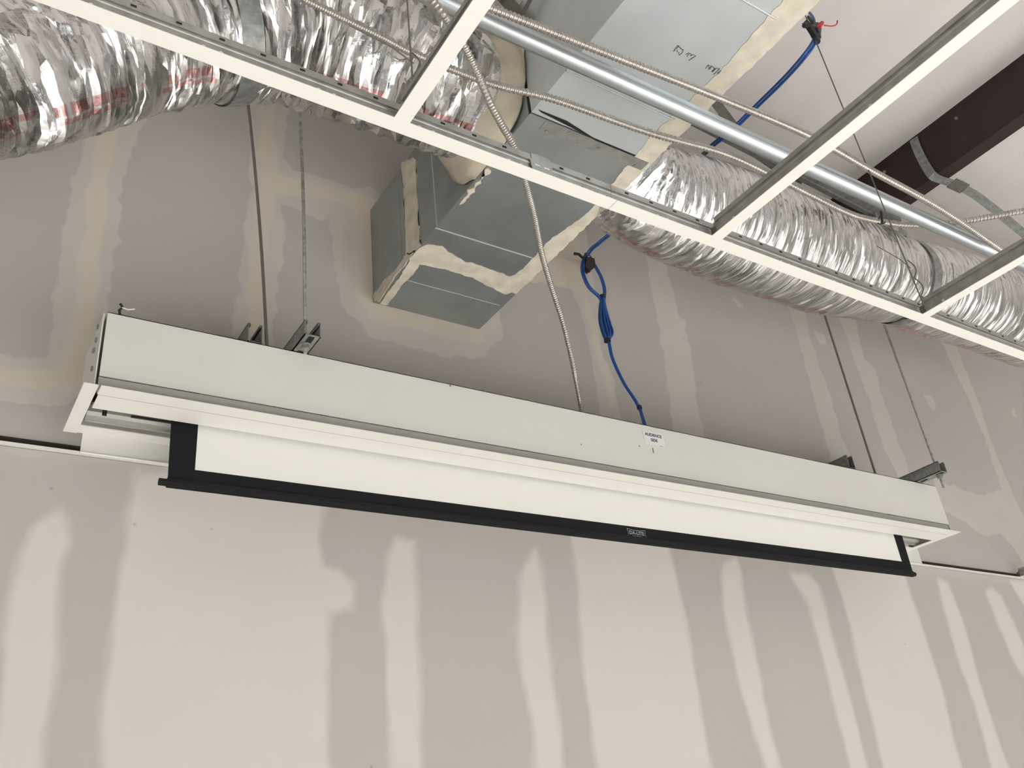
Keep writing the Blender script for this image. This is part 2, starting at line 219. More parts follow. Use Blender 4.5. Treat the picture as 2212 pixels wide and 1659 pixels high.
# ================================================================== SETTING
# ---- partition wall: joint compound recorded as signed distance to hand-laid patches
def sd_polys(polys, X, Z):
    best = np.full(X.shape, -9.0)
    for P in polys:
        P = np.array(P); n = len(P); d = np.full(X.shape, 9.0); inside = np.zeros(X.shape, bool)
        for i in range(n):
            ax, az = P[i]; bx, bz = P[(i+1) % n]; ex, ez = bx-ax, bz-az
            t = np.clip(((X-ax)*ex + (Z-az)*ez) / (ex*ex + ez*ez + 1e-12), 0, 1)
            d = np.minimum(d, np.hypot(X-ax-t*ex, Z-az-t*ez))
            c = ((az > Z) != (bz > Z)); xi = ax + (Z-az) * ex / (ez if abs(ez) > 1e-9 else 1e-9)
            inside ^= c & (X < xi)
        best = np.maximum(best, np.where(inside, d, -d))
    return np.clip(best, -0.2, 0.2)
def wall_back():
    xs = np.concatenate([np.arange(-3, -0.5, 0.5), np.arange(-0.5, 5.3, 0.014), np.arange(5.5, 7.6, 0.5)])
    zs = np.concatenate([np.arange(0, 1.75, 0.35), np.arange(1.75, RZ + 0.25, 0.014), [RZ + 0.55]])
    X, Z = np.meshgrid(xs, zs); nx, nz = len(xs), len(zs)
    co = np.stack([X, np.full(X.shape, WY), Z], -1).reshape(-1, 3)
    a = (np.arange(nz-1)[:, None]*nx + np.arange(nx-1)[None, :]).reshape(-1)
    f = np.stack([a, a+1, a+nx+1, a+nx], 1)
    me = bpy.data.meshes.new('wall_back'); me.from_pydata(co.tolist(), [], f.tolist())
    for nm, polys in (('mud', MUD), ('tape', TAPE), ('low', LOW)):
        at = me.attributes.new(nm, 'FLOAT', 'POINT'); at.data.foreach_set('value', sd_polys(polys, X, Z).reshape(-1).astype(np.float32))
    o = bpy.data.objects.new('wall_back', me); C.objects.link(o)
    m_ = bpy.data.materials.new('taped_drywall'); m_.use_nodes = True; nt = m_.node_tree; N = nt.nodes; L = nt.links
    b = N['Principled BSDF']; b.inputs['Roughness'].default_value = 0.92; b.inputs['Specular IOR Level'].default_value = 0.25
    tc = N.new('ShaderNodeTexCoord')
    def nz_(scale, det, vec=None):
        n = N.new('ShaderNodeTexNoise'); n.inputs['Scale'].default_value = scale; n.inputs['Detail'].default_value = det
        L.new(vec or tc.outputs['Object'], n.inputs['Vector']); return n.outputs['Fac']
    def math_(op, a, b_=None, c=None):
        n = N.new('ShaderNodeMath'); n.operation = op
        for i, v in enumerate((a, b_, c)):
            if v is None: continue
            if isinstance(v, (int, float)): n.inputs[i].default_value = v
            else: L.new(v, n.inputs[i])
        return n.outputs[0]
    def mask(attr, soft, ragged, scale, stretch=None):
        a = N.new('ShaderNodeAttribute'); a.attribute_name = attr
        vec = None
        if stretch:
            mp = N.new('ShaderNodeMapping'); mp.inputs['Scale'].default_value = stretch; L.new(tc.outputs['Object'], mp.inputs['Vector']); vec = mp.outputs[0]
        r = math_('MULTIPLY_ADD', nz_(scale, 6, vec), ragged, -ragged / 2)
        s = math_('ADD', a.outputs['Fac'], r)
        mr = N.new('ShaderNodeMapRange'); mr.interpolation_type = 'SMOOTHSTEP'; L.new(s, mr.inputs['Value'])
        mr.inputs['From Min'].default_value = -soft; mr.inputs['From Max'].default_value = soft
        return mr.outputs['Result']
    def mix(f, a, b_):
        n = N.new('ShaderNodeMix'); n.data_type = 'RGBA'
        if isinstance(f, float): n.inputs[0].default_value = f
        else: L.new(f, n.inputs[0])
        for i, v in ((6, a), (7, b_)):
            if isinstance(v, tuple): n.inputs[i].default_value = (*v, 1)
            else: L.new(v, n.inputs[i])
        return n.outputs[2]
    paper = mix(nz_(1.3, 4), (0.455, 0.428, 0.402), (0.505, 0.477, 0.448))
    m1 = mask('mud', 0.005, 0.045, 22); m2 = mask('tape', 0.012, 0.05, 9); m3 = mask('low', 0.017, 0.05, 7, (2.2, 1, 0.8))
    mudc = mix(nz_(7, 5), (0.55, 0.52, 0.48), (0.60, 0.565, 0.52))
    c = mix(m1, paper, mudc)
    c = mix(math_('MULTIPLY', m2, math_('MULTIPLY', m1, 0.75)), c, (0.66, 0.595, 0.485))
    c = mix(math_('MULTIPLY', m3, 0.9), c, mix(nz_(2, 4), (0.65, 0.62, 0.585), (0.70, 0.665, 0.63)))
    sp = N.new('ShaderNodeTexVoronoi'); sp.inputs['Scale'].default_value = 9; L.new(tc.outputs['Object'], sp.inputs['Vector'])
    spk = math_('MULTIPLY', math_('LESS_THAN', sp.outputs['Distance'], 0.035), 0.30)
    c = mix(spk, c, (0.16, 0.14, 0.13))
    L.new(c, b.inputs['Base Color'])
    bp = N.new('ShaderNodeBump'); bp.inputs['Strength'].default_value = 0.12; bp.inputs['Distance'].default_value = 0.003
    L.new(math_('ADD', nz_(30, 4), m1), bp.inputs['Height']); L.new(bp.outputs[0], b.inputs['Normal'])
    me.materials.append(m_)
    return tag(o, 'tall unpainted drywall partition with smeared joint compound stripes', 'wall', kind='structure')
wall_back()
for nm, a, b_, lb in (('wall_left', (-3.1, -6, 0), (-3, WY, RZ + 0.55), 'plain drywall side wall far to the left'),
                  ('wall_right', (7.5, -6, 0), (7.6, WY, RZ + 0.55), 'plain drywall side wall far to the right'),
                  ('wall_front_unseen', (-3.1, -6.1, 0), (7.6, -6, RZ + 0.55), 'unseen wall opposite the screen, darkened for the foil reflections')):
    tag(MB().box(a, b_).build(nm, M['roomwall'] if nm != 'wall_front_unseen' else M['darkwall']), lb, 'wall', kind='structure')
tag(MB().box((-3.1, -6.1, -0.1), (7.6, WY + 0.1, 0)).build('floor', M['floor']), 'pale bare floor of the room', 'floor', kind='structure')
# roof insulation: white vinyl that sags between purlins
def ceiling():
    xs = np.linspace(-3.1, 7.6, 160); ys = np.linspace(-6.1, WY, 30); vs = []; fs = []
    for y in ys:
        for x in xs:
            t = ((x - 3.005) / 1.52) % 1.0
            vs.append((x, y, RZ + 0.01 + 0.04 * max(0, 3.0 - x) - 0.08 * (1 - abs(2*t - 1) ** 3.2)))
    nx = len(xs)
    for j in range(len(ys)-1):
        for i in range(nx-1):
            a = j*nx+i; fs.append((a, a+1, a+nx+1, a+nx))
    mb = MB().add(vs, fs)
    tag(mb.build('ceiling', M['vinyl'], smooth=False), 'white vinyl faced roof insulation sagging between purlins', 'ceiling', kind='structure')
    bpy.data.objects['ceiling'].data.polygons.foreach_set('use_smooth', [True] * len(bpy.data.objects['ceiling'].data.polygons))
ceiling()
# wall angle at grid height
tr = MB()
tr.box((-3, WY - 0.022, GZ), (7.5, WY, GZ + 0.0012)).box((-3, WY - 0.0015, GZ), (7.5, WY, GZ + 0.022))
tro = tag(tr.build('trim_1', M['flange']), 'thin white wall angle running along the drywall at grid height', 'wall angle', kind='structure')
MB().box((-3, WY - 0.003, GZ + 0.003), (7.5, WY - 0.0016, GZ + 0.0215)).build('angle_shadow', M['angleshade'], tro)  # dark strip stands in for the shadow above the angle's flange

# ================================================================== STEEL PURLIN
p = MB()
px0 = 3.002
p.box((px0, -6, Z0 + 2.187), (px0 + 0.003, WY, RZ + 0.03))
p.box((px0, -6, Z0 + 2.185), (px0 + 0.066, WY, Z0 + 2.188))
p.box((px0 + 0.063, -6, Z0 + 2.185), (px0 + 0.066, WY, Z0 + 2.204))
pur = p.build('roof_purlin', M['purlin'])
tag(pur, 'dark red steel roof purlin under the white insulation', 'beam')
for k in range(6):
    y = 1.4 - k * 0.33
    MB().cyl((px0 - 0.006, y, Z0 + 2.345), (px0, y, Z0 + 2.345), 0.006, 8).build('screw_head', M['strap'], pur)

# ================================================================== CEILING GRID
TY = 0.819
def tee_main(x0, x1, label):
    t = empty('main_tee', (x0, TY, GZ))
    MB().box((x0, TY - 0.012, GZ - 0.0004), (x1, TY + 0.012, GZ + 0.0008)).build('flange', M['flange'], t)
    w_ = MB().box((x0, TY - 0.0008, GZ), (x1, TY + 0.0008, GZ + 0.030))
    w_.extr([(TY - 0.0008, GZ + 0.0225), (TY - 0.0022, GZ + 0.0235), (TY - 0.0022, GZ + 0.0255), (TY - 0.0008, GZ + 0.0265)], x0, x1)
    w_.cur = 1; x = x0 + 0.10
    while x < x1 - 0.05:
        for dx in (0, 0.022):
            w_.cyl((x + dx, TY - 0.0014, GZ + 0.012), (x + dx, TY + 0.0012, GZ + 0.012), 0.0030, 10)
        w_.box((x + 0.011, TY - 0.0014, GZ + 0.004), (x + 0.0125, TY + 0.0012, GZ + 0.013))
        x += 0.1525
    w_.cur = 2
    if x0 < 0:
        for dx in (0.10, 0.125, 0.13, 0.15): w_.box((0.672+dx, TY-0.0016, GZ+0.004), (0.672+dx+0.003, TY-0.0008, GZ+0.014))
    w_.build('web', [M['galv'], M['paper'], M['hole']], t)
    s_ = MB().box((x0, TY - 0.0035, GZ + 0.028), (x1, TY + 0.0035, GZ + 0.040)); s_.cur = 1
    for k in range(int((x1 - x0) / 0.0535)):
        x = x0 + 0.03 + k * 0.0535
        s_.box((x, TY - 0.0042, GZ + 0.0325), (x + 0.007, TY - 0.0034, GZ + 0.0355))
    s_.build('bulb', [M['galv'], M['hole']], t)
    return tag(t, label, 'ceiling grid tee')
tm = tee_main(-1.6, 0.8335, 'left length of the white ceiling grid main tee, ending at the joint under the duct')
tee_main(0.8345, 5.6, 'right length of the white ceiling grid main tee, under the right foil duct')
cl = MB()
xs0 = 0.672
cl.add([(xs0, TY-0.0045, GZ+0.027), (xs0+0.008, TY-0.0045, GZ+0.037), (xs0+0.012, TY-0.0045, GZ+0.0435), (xs0+0.036, TY-0.0045, GZ+0.0435), (xs0+0.043, TY-0.0045, GZ+0.038), (xs0+0.043, TY-0.0045, GZ+0.027), (xs0+0.04, TY-0.0045, GZ+0.006), (xs0+0.003, TY-0.0045, GZ+0.006)], [(0,1,2,3,4,5,6,7)])
cl.box((xs0 + 0.004, TY - 0.0044, GZ + 0.006), (xs0 + 0.04, TY - 0.0010, GZ + 0.042))
cl.cur = 1; cl.box((xs0+0.008, TY-0.0052, GZ+0.019), (xs0+0.018, TY-0.0044, GZ+0.021)).box((xs0+0.026, TY-0.0052, GZ+0.019), (xs0+0.036, TY-0.0044, GZ+0.021))
c_ = cl.build('splice_clip', [M['galv'], M['paper']], tm)

def tee_cross(x, y0, y1, label, nm='cross_tee'):
    t = empty(nm, (x, y1, GZ))
    MB().box((x - 0.012, y0, GZ - 0.0006), (x + 0.012, y1, GZ + 0.0006)).build('flange', M['flange'], t)
    w_ = MB().box((x - 0.0008, y0, GZ), (x + 0.0008, y1, GZ + 0.031))
    w_.extr([(x - 0.0008, GZ + 0.0215), (x - 0.002, GZ + 0.0225), (x - 0.002, GZ + 0.024), (x - 0.0008, GZ + 0.025)], y0, y1, 'y')
    w_.cur = 1
    for yy in (y1 - 0.045, y1 - 0.33): w_.cyl((x - 0.0014, yy, GZ + 0.010), (x + 0.0014, yy, GZ + 0.010), 0.003, 10)
    w_.build('web', [M['galv'], M['paper']], t)
    MB().box((x - 0.0033, y0, GZ + 0.029), (x + 0.0033, y1 - 0.006, GZ + 0.038)).build('bulb', M['galv'], t)
    h = MB(); h.box((x - 0.0012, y1 - 0.004, GZ + 0.006), (x + 0.0012, y1 + 0.008, GZ + 0.024)); h.build('end_clip', M['darkstrap'], t)
    return tag(t, label, 'ceiling grid tee')
YJ = TY - 0.012
tee_cross(0.448, -0.41, YJ, 'white cross tee furthest left, crossing in front of the left foil duct')
tee_cross(1.058, -0.41, YJ, 'white cross tee in the middle, long diagonal beside the dark red purlin')
tee_cross(1.667, -0.41, YJ, 'white cross tee at the right edge below the armoured conduits')
tee_cross(4.16, 0.83, WY - 0.02, 'short visible end of a white cross tee resting on the wall angle, far right')

# ================================================================== HANGER WIRES
def hanger(x, y, label, lean=0.0):
    w_ = MB(); z1 = GZ + 0.036
    w_.tube([(x - lean, y, RZ - 0.02), (x, y, z1)], 0.0014, 6)
    pts = []
    for k in range(60):
        a = k / 60; r = 0.011 * abs(math.sin(a * PI * 2.5)) + 0.002
        pts.append((x + r * math.cos(0.6) , y + r * math.sin(0.6) * -1, z1 + 0.12 - 0.12 * a))
    w_.tube(pts, 0.0014, 6)
    w_.tube([(x + 0.004, y, z1 + 0.10), (x - 0.03, y, z1 + 0.115), (x - 0.10, y, z1 + 0.125)], 0.0012, 6)
    return tag(w_.build('hanger_wire', M['wire']), label, 'wire', 'hanger wires of the ceiling grid')
hanger(0.474, 0.815, 'dark hanger wire with looped twist beside the left cross tee')
hanger(1.690, 0.815, 'long dark hanger wire with looped twist at the right cross tee', lean=0.055)

# ================================================================== PROJECTION SCREEN
SX0, SX1 = 0.204, 3.195; FY = 1.746; BY = 1.93; ST = Z0 + 1.126; SB = Z0 + 0.971
scr = empty('projection_screen', ((SX0 + SX1) / 2, 1.84, GZ))
tag(scr, 'long white recessed projection screen hanging below the ducts, partly unrolled', 'projection screen')
h = MB()
h.box((0.234, FY, SB), (3.188, FY + 0.002, ST))
h.box((0.234, FY, ST - 0.002), (3.188, BY, ST))
h.box((0.234, BY - 0.002, SB), (3.188, BY, ST))
hou = h.build('housing', M['white'], scr)
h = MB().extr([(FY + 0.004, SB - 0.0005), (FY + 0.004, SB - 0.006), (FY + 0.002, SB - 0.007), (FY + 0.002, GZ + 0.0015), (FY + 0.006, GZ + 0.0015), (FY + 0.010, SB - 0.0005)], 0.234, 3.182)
h.build('shaded_lower_band', M['rail'], scr)  # band coloured grey for the shadow the front trim casts above itself
e = MB(); e.box((0.226, FY - 0.001, GZ), (0.2285, BY, ST - 0.006)); e.build('end_cap', M['white'], scr)
e = MB(); e.box((3.1885, FY + 0.001, GZ + 0.002), (3.191, BY, ST - 0.001)); e.build('end_cap', M['white'], scr)
for yy, zz in ((1.79, 1.112), (1.791, 1.079), (1.797, 1.058), (1.812, 1.064), (1.793, 1.01)):
    MB().cyl((0.2225, yy, Z0 + zz), (0.2262, yy, Z0 + zz), 0.006, 6).build('end_screw', M['strap'], scr)
f_ = MB(); f_.box((0.236, FY - 0.030, GZ - 0.0005), (3.168, FY + 0.0085, GZ + 0.0015)).build('front_trim', M['white_wood'], scr)
f_ = MB(); f_.box((0.238, FY + 0.0105, GZ - 0.0005), (3.166, 1.817, GZ + 0.0015)).box((0.238, 1.815, GZ), (3.166, 1.817, GZ + 0.012))
f_.build('door_panel', M['white_wood'], scr)
MB().box((0.238, FY + 0.0085, GZ + 0.0001), (3.166, FY + 0.0105, GZ + 0.0012)).build('trim_seam', M['darkstrap'], scr)
f_ = MB(); f_.box((SX0, FY - 0.030, GZ - 0.0008), (0.2315, 1.946, GZ + 0.0015)).build('end_trim', M['white_wood'], scr)
f_ = MB(); f_.box((3.166, FY - 0.030, GZ - 0.0008), (SX1, 1.946, GZ + 0.0015)).build('end_trim', M['white_wood'], scr)
f_ = MB(); f_.box((0.2315, 1.905, GZ - 0.0008), (3.166, 1.942, GZ + 0.0015)).build('rear_trim', M['white_wood'], scr)
f_ = MB(); f_.box((0.243, 1.9425, GZ - 0.043), (3.262, 1.9445, GZ + 0.02))
f_.extr([(1.9425, GZ - 0.043), (1.9385, GZ - 0.046), (1.9405, GZ - 0.049), (1.948, GZ - 0.045), (1.948, GZ - 0.040)], 0.243, 3.262)
f_.build('hinged_flap', M['white'], scr)
r_ = MB().extr([(1.904, GZ + 0.010), (1.904, GZ + 0.016), (1.872, GZ + 0.046), (1.862, GZ + 0.046), (1.862, GZ + 0.036), (1.852, GZ + 0.036), (1.852, GZ + 0.030), (1.862, GZ + 0.030), (1.864, GZ + 0.016), (1.872, GZ + 0.010), (1.886, GZ + 0.010), (1.886, GZ + 0.004), (1.892, GZ + 0.004), (1.892, GZ + 0.010)], 0.236, 3.166)
r_.build('slot_rail', M['alu'], scr)
for a_, b_ in (((0.236, 1.836, GZ + 0.022), (0.40, 1.846, GZ + 0.028)), ((0.236, 1.850, GZ + 0.038), (0.36, 1.856, GZ + 0.06)), ((0.262, 1.838, GZ - 0.002), (0.271, 1.842, GZ + 0.03)), ((0.32, 1.826, GZ + 0.006), (0.42, 1.832, GZ + 0.01)), ((0.32, 1.842, GZ + 0.006), (0.42, 1.847, GZ + 0.01))):
    MB().box(a_, b_).build('guide_bracket', M['plastic'], scr)
r_ = MB(); r_.cyl((0.36, 1.856, GZ + 0.115), (3.06, 1.856, GZ + 0.115), 0.034, 24); r_.build('roller', M['roller'], scr, smooth=True)
# fabric: white sheet with black borders, one cloth under the roller
def slab(pts, y, th=0.0008):
    n = len(pts); mb = MB()
    vs = [(x, y - th / 2, z) for x, z in pts] + [(x, y + th / 2, z) for x, z in pts]
    return mb.add(vs, [tuple(range(n)), tuple(range(n, 2*n))[::-1]] + [(k, n+k, n+(k+1) % n, (k+1) % n) for k in range(n)])
ZB, ZT = Z0 + 0.782, GZ + 0.10
fab = slab([(0.458, Z0 + 0.829), (2.948, Z0 + 0.835), (2.951, ZT), (0.458, ZT)], 1.83).build('screen_fabric', M['screen'], scr)
fab['label'] = 'matte white screen surface'
bd = MB()
for pl in ([(0.404, ZB), (0.458, ZB), (0.458, ZT), (0.398, ZT)], [(0.458, ZB), (2.948, ZB), (2.948, Z0 + 0.835), (0.458, Z0 + 0.829)],
           [(2.948, ZB), (2.994, ZB), (3.005, ZT), (2.951, ZT), (2.948, Z0 + 0.835)]):
    s_ = slab(pl, 1.83, 0.0012); bd.add(s_.v, s_.f)
bdo = bd.build('black_border', M['black'], fab); bdo['label'] = 'black masking border of the screen'
bt = MB().extr([(1.824, ZB + 0.002), (1.8225, ZB + 0.010), (1.826, ZB + 0.020), (1.834, ZB + 0.020), (1.8375, ZB + 0.010), (1.834, ZB)], 0.402, 2.993)
bt.cyl((0.386, 1.83, ZB + 0.010), (3.003, 1.83, ZB + 0.010), 0.0078, 10)
bt.build('batten_bar', M['batten'], scr)
def text(body, size, mtl, parent, loc, rot, name, cx='CENTER', ext=0.0002, bold=0.0):
    cu = bpy.data.curves.new(name, 'FONT'); cu.body = body; cu.size = size; cu.align_x = cx; cu.align_y = 'CENTER'
    cu.extrude = ext; cu.offset = bold; cu.materials.append(mtl)
    tmp = bpy.data.objects.new('tmp', cu); C.objects.link(tmp); bpy.context.view_layer.update()
    me = bpy.data.meshes.new_from_object(tmp.evaluated_get(bpy.context.evaluated_depsgraph_get())); bpy.data.objects.remove(tmp)
    me.name = name; o = bpy.data.objects.new(name, me); C.objects.link(o); o.location = loc; o.rotation_euler = rot
    if parent: setpar(o, parent)
    return o
lab = MB().box((1.716, FY - 0.0012, Z0 + 1.064), (1.796, FY - 0.0002, Z0 + 1.108)).build('side_sticker', M['sticker'], hou)
lab['label'] = 'small white sticker on the housing face'
text('AUDIENCE', 0.0135, M['ink'], lab, (1.755, FY - 0.0016, Z0 + 1.0945), (PI/2, 0, 0), 'sticker_lettering', bold=0.0002)
text('SIDE', 0.0135, M['ink'], lab, (1.755, FY - 0.0016, Z0 + 1.078), (PI/2, 0, 0), 'sticker_lettering', bold=0.0002)
for a_, b_ in (((1.742, 1.036), (1.745, 1.052)), ((1.69, 1.048), (1.694, 1.052)), ((1.776, 1.063), (1.786, 1.066)), ((1.472, 1.018), (1.475, 1.021)), ((1.063, 1.118), (1.067, 1.122))):
    MB().box((a_[0], FY - 0.0008, Z0 + a_[1]), (b_[0], FY, Z0 + b_[1])).build('scuff_mark', M['darkstrap'], hou)
LX, LZ = 1.699, Z0 + 0.8205 - 0.0095 + 0.0015
lg = MB()
fr = [(-0.034, 0.0115), (-0.012, 0.0085), (0.012, 0.0085), (0.034, 0.0115), (0.031, -0.0), (0.034, -0.0115), (0.012, -0.0085), (-0.012, -0.0085), (-0.034, -0.0115), (-0.031, 0)]
fr = [(LX + a, 1.8288, LZ + b) for a, b in fr]
lg.tube(fr + [fr[0]], 0.0006, 4)
lo = lg.build('logo_print', M['logo'], bdo); lo['label'] = 'grey printed logo on the black border'
text('DA-LITE', 0.0155, M['logo'], lo, (LX, 1.8288, LZ), (PI/2, 0, 0), 'logo_lettering', bold=0.0002)
# debris on top of the housing
db_ = MB(); db_.tube([(0.262, 1.76, ST), (0.258, 1.76, ST + 0.02), (0.264, 1.76, ST + 0.028), (0.258, 1.76, ST + 0.036)], 0.003, 6)
dbo = db_.build('wire_end', M['plastic']); tag(dbo, 'dark wire twist with white tail on top of the screen housing, left end', 'wire end')
MB().tube([(0.262, 1.758, ST + 0.026), (0.275, 1.758, ST + 0.024), (0.288, 1.758, ST + 0.029)], 0.0016, 6).build('white_tail', M['vinylsmall'], dbo)

# ================================================================== STRUTS AND THREADED RODS
def strut_mesh(x0, x1, y0, y1, z0, z1, t=0.0025, lip=0.007):
    mb = MB()
    mb.box((x0, y0, z0), (x1, y1, z0 + t))
    mb.box((x0, y0, z0), (x0 + t, y1, z1)).box((x1 - t, y0, z0), (x1, y1, z1))
    mb.box((x0, y0, z1 - t), (x0 + lip, y1, z1)).box((x1 - lip, y0, z1 - t), (x1, y1, z1))
    mb.box((x0 + lip - t, y0, z1 - 0.008), (x0 + lip, y1, z1)).box((x1 - lip, y0, z1 - 0.008), (x1 - lip + t, y1, z1))
    return mb
def strut(x0, x1, y0, label, rod_y, zt=0.041):
    t = empty('strut_channel', ((x0+x1)/2, y0, ST))
    strut_mesh(x0, x1, y0, 2.04, ST + 0.001, ST + zt).build('channel', M['strap'], t)
    xm = (x0 + x1) / 2
    for yy in (y0 + 0.018, y0 + 0.085): MB().box((xm - 0.007, yy - 0.013, ST), (xm + 0.007, yy + 0.013, ST + 0.0012)).build('slot', M['hole'], t)
    return tag(t, label, 'strut channel', 'strut channels carrying the screen')
def threaded_rod(x, y, ztop, zbot, label, nut=True, lean=(0, 0), r=0.0047, mt='rod'):
    t = empty('threaded_rod', (x, y, zbot))
    L = ztop - zbot; n = int(L / 0.0042); pts = []; rd = []
    for k in range(n + 1):
        a = k / n; bow = math.sin(a * PI) * 0.5
        pts.append((x + lean[0] * a + lean[1] * bow, y, zbot + L * a)); rd.append(r if k % 2 else r * 0.93)
    MB().tube(pts, r, 8, radii=rd).build('rod', M[mt], t)
    if nut:
        g = MB(); g.cyl((x, y, ST - 0.0012), (x, y, ST + 0.0004), 0.015, 20); g.build('washer', M['strap'], t)
        g = MB(); g.cyl((x, y, ST - 0.0105), (x, y, ST - 0.0012), 0.0105, 6); g.build('nut', M['strap'], t)
    return tag(t, label, 'threaded rod', 'threaded rods holding up the screen')
strut(0.640, 0.679, 1.668, 'galvanised strut channel end sticking out over the left part of the screen housing', 1.70)
strut(3.066, 3.108, 1.640, 'galvanised strut channel end sticking out over the right end of the screen housing', 1.67)
threaded_rod(0.6585, 1.712, RZ - 0.05, ST - 0.022, 'front threaded rod of the left strut with nut and washer', lean=(-0.055, 0.024))
threaded_rod(0.662, 1.965, RZ - 0.02, ST - 0.01, 'slightly bowed rear threaded rod behind the left part of the housing', nut=False, lean=(-0.13, 0.026), mt='rod_dull')
threaded_rod(3.098, 1.668, RZ - 0.05, ST - 0.050, 'front threaded rod of the right strut, its tail hanging below', lean=(-0.02, 0.0))
threaded_rod(3.108, 1.922, RZ - 0.02, ST - 0.01, 'rear threaded rod behind the right end of the housing', nut=False, mt='rod_dull')
for x, lb in ((0.616, 'short strut stub on the drywall behind the left end of the screen'), (3.02, 'short strut stub on the drywall behind the right end of the screen')):
    o = strut_mesh(x - 0.019, x + 0.019, 1.955, WY - 0.001, Z0 + 1.262, Z0 + 1.318).build('strut_stub', M['strap'])
    tag(o, lb, 'strut stub', 'strut stubs on the wall')
    MB().cyl((x, 1.975, Z0 + 1.2645), (x, 1.975, Z0 + 1.276), 0.008, 6).build('bolt', M['darkstrap'], o)

# ================================================================== RIGID DUCT
DX0, DX1, DZ0, DZ1 = 1.008, 1.385, Z0 + 1.56, Z0 + 1.92; DJ = 1.195
duct = empty('sheet_metal_duct', (1.2, WY, DZ0))
tag(duct, 'rectangular galvanised sheet metal duct with cream sealant running out of the wall', 'air duct')
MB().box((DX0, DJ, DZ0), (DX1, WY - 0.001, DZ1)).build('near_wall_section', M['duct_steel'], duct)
MB().box((DX0 + 0.0005, -2.5, DZ0 + 0.0002), (DX1 - 0.0005, DJ - 0.004, DZ1 - 0.001)).build('far_section', M['duct_steel_lit'], duct)
for p0, p1, rr, mm in (((DX0, 1.665, DZ0), (1.330, 1.665, DZ0), 0.0022, 'duct_steel_lit'), ((1.04, 1.915, DZ0), (1.372, 1.915, DZ0), 0.0012, 'duct_steel_lit'),
                   ((DX0, 1.655, DZ0), (DX0, 1.655, DZ1 - 0.06), 0.0022, 'duct_steel_lit'), ((DX0, 1.862, DZ0), (DX0, 1.862, DZ1 - 0.06), 0.0012, 'duct_steel'),
                   ((DX0, 1.05, DZ0), (1.335, 1.052, DZ0), 0.0032, 'tube_steel'), ((DX0, 0.72, DZ0), (1.335, 0.72, DZ0), 0.0032, 'tube_steel')):
    MB().tube([p0, p1], rr, 6).build('stiffening_rib', M[mm], duct)
j = MB(); j.box((1.055, 1.196, DZ0 - 0.0012), (1.378, 1.228, DZ0)); j.build('slip_cleat', M['galv'], duct)
j = MB(); j.add([(1.016, 1.176, DZ0 - 0.0004), (1.10, 1.175, DZ0 - 0.0004), (1.20, 1.192, DZ0 - 0.0004), (1.36, 1.191, DZ0 - 0.0004), (1.36, 1.1955, DZ0 - 0.0004), (1.21, 1.1965, DZ0 - 0.0004), (1.12, 1.188, DZ0 - 0.0004), (1.03, 1.181, DZ0 - 0.0004)], [(0, 1, 2, 3, 4, 5, 6, 7)])
j.box((DX0 - 0.0006, 1.192, DZ0), (DX0, 1.2, DZ1)); j.build('joint_gap', M['hole'], duct)
def blob(poly, mapf, th, amp=0.004, step=0.008, seed=0):
    """thin raised patch with a ragged edge; poly in 2-D, mapf(u, v, h) -> xyz"""
    pts = []; n = len(poly)
    for i in range(n):
        a = Vector(poly[i]); b = Vector(poly[(i+1) % n]); k = max(1, int((b-a).length / step))
        for q_ in range(k):
            p_ = a + (b-a) * (q_ / k); nrm = Vector(((b-a).y, -(b-a).x)).normalized()
            pts.append(p_ + nrm * amp * 2 * noise.noise(Vector((p_.x * 60, p_.y * 60, seed))))
    bm = bmesh.new(); lo_ = [bm.verts.new(mapf(p_.x, p_.y, 0)) for p_ in pts]; hi = [bm.verts.new(mapf(p_.x, p_.y, th)) for p_ in pts]
    m_ = len(pts)
    for k in range(m_): bm.faces.new((lo_[k], lo_[(k+1) % m_], hi[(k+1) % m_], hi[k]))
    f = bm.faces.new(hi); bmesh.ops.triangulate(bm, faces=[f]); me = bpy.data.meshes.new('t'); bm.to_mesh(me); bm.free()
    vs = [v.co.copy() for v in me.vertices]; fs = [tuple(p_.vertices) for p_ in me.polygons]; bpy.data.meshes.remove(me)
    return vs, fs
bot = lambda u, v, h_: (u, v, DZ0 - h_)
sid = lambda u, v, h_: (DX0 - h_, u, v)
for k, pl in enumerate(([(1.386 if 1 <= i_ <= 7 else min(x, 1.352), y) for i_, (x, y) in enumerate(DB_right)], DB_seam, DB_left, DB_lchip)):
    MB().add(*blob(pl, bot, 0.0010 + 0.0009 * k, amp=(0.0028 if k < 3 else 0.006), seed=k)).build('sealant', M['mastic'], duct)
for k, pl in enumerate((DS_band, DS_low)):
    MB().add(*blob(pl, sid, 0.0022, seed=9 + k)).build('sealant', M['mastic'], duct)
# sealed collar where the left flexible duct meets the side
col = MB(); CY, CZ = 1.37, Z0 + 1.735
ring = []; nn = 64
for i in range(9):
    a = i / 8
    for k in range(nn):
        t = 2*PI*k/nn; lump = 0.018 * noise.noise(Vector((math.cos(t)*2.2, math.sin(t)*2.2, a*1.5))) + 0.01 * noise.noise(Vector((math.cos(t)*7, math.sin(t)*7, a*3)))
        rr = 0.150 + 0.048 * (1 - (1-a) ** 2) + lump * a; xx = DX0 - 0.075 * (1 - a) ** 1.5 - 0.004
        zz = max(CZ + rr * math.sin(t), DZ0 - 0.005)
        ring.append((xx, CY - rr * math.cos(t), min(zz, DZ1 + 0.01)))
col.add(ring, [(i*nn+k, i*nn+(k+1) % nn, (i+1)*nn+(k+1) % nn, (i+1)*nn+k) for i in range(8) for k in range(nn)])
co_ = col.build('sealed_collar', M['mastic_shaded'], duct, smooth=True); co_['label'] = 'collar smeared with cream sealant'
col = MB(); ring = []
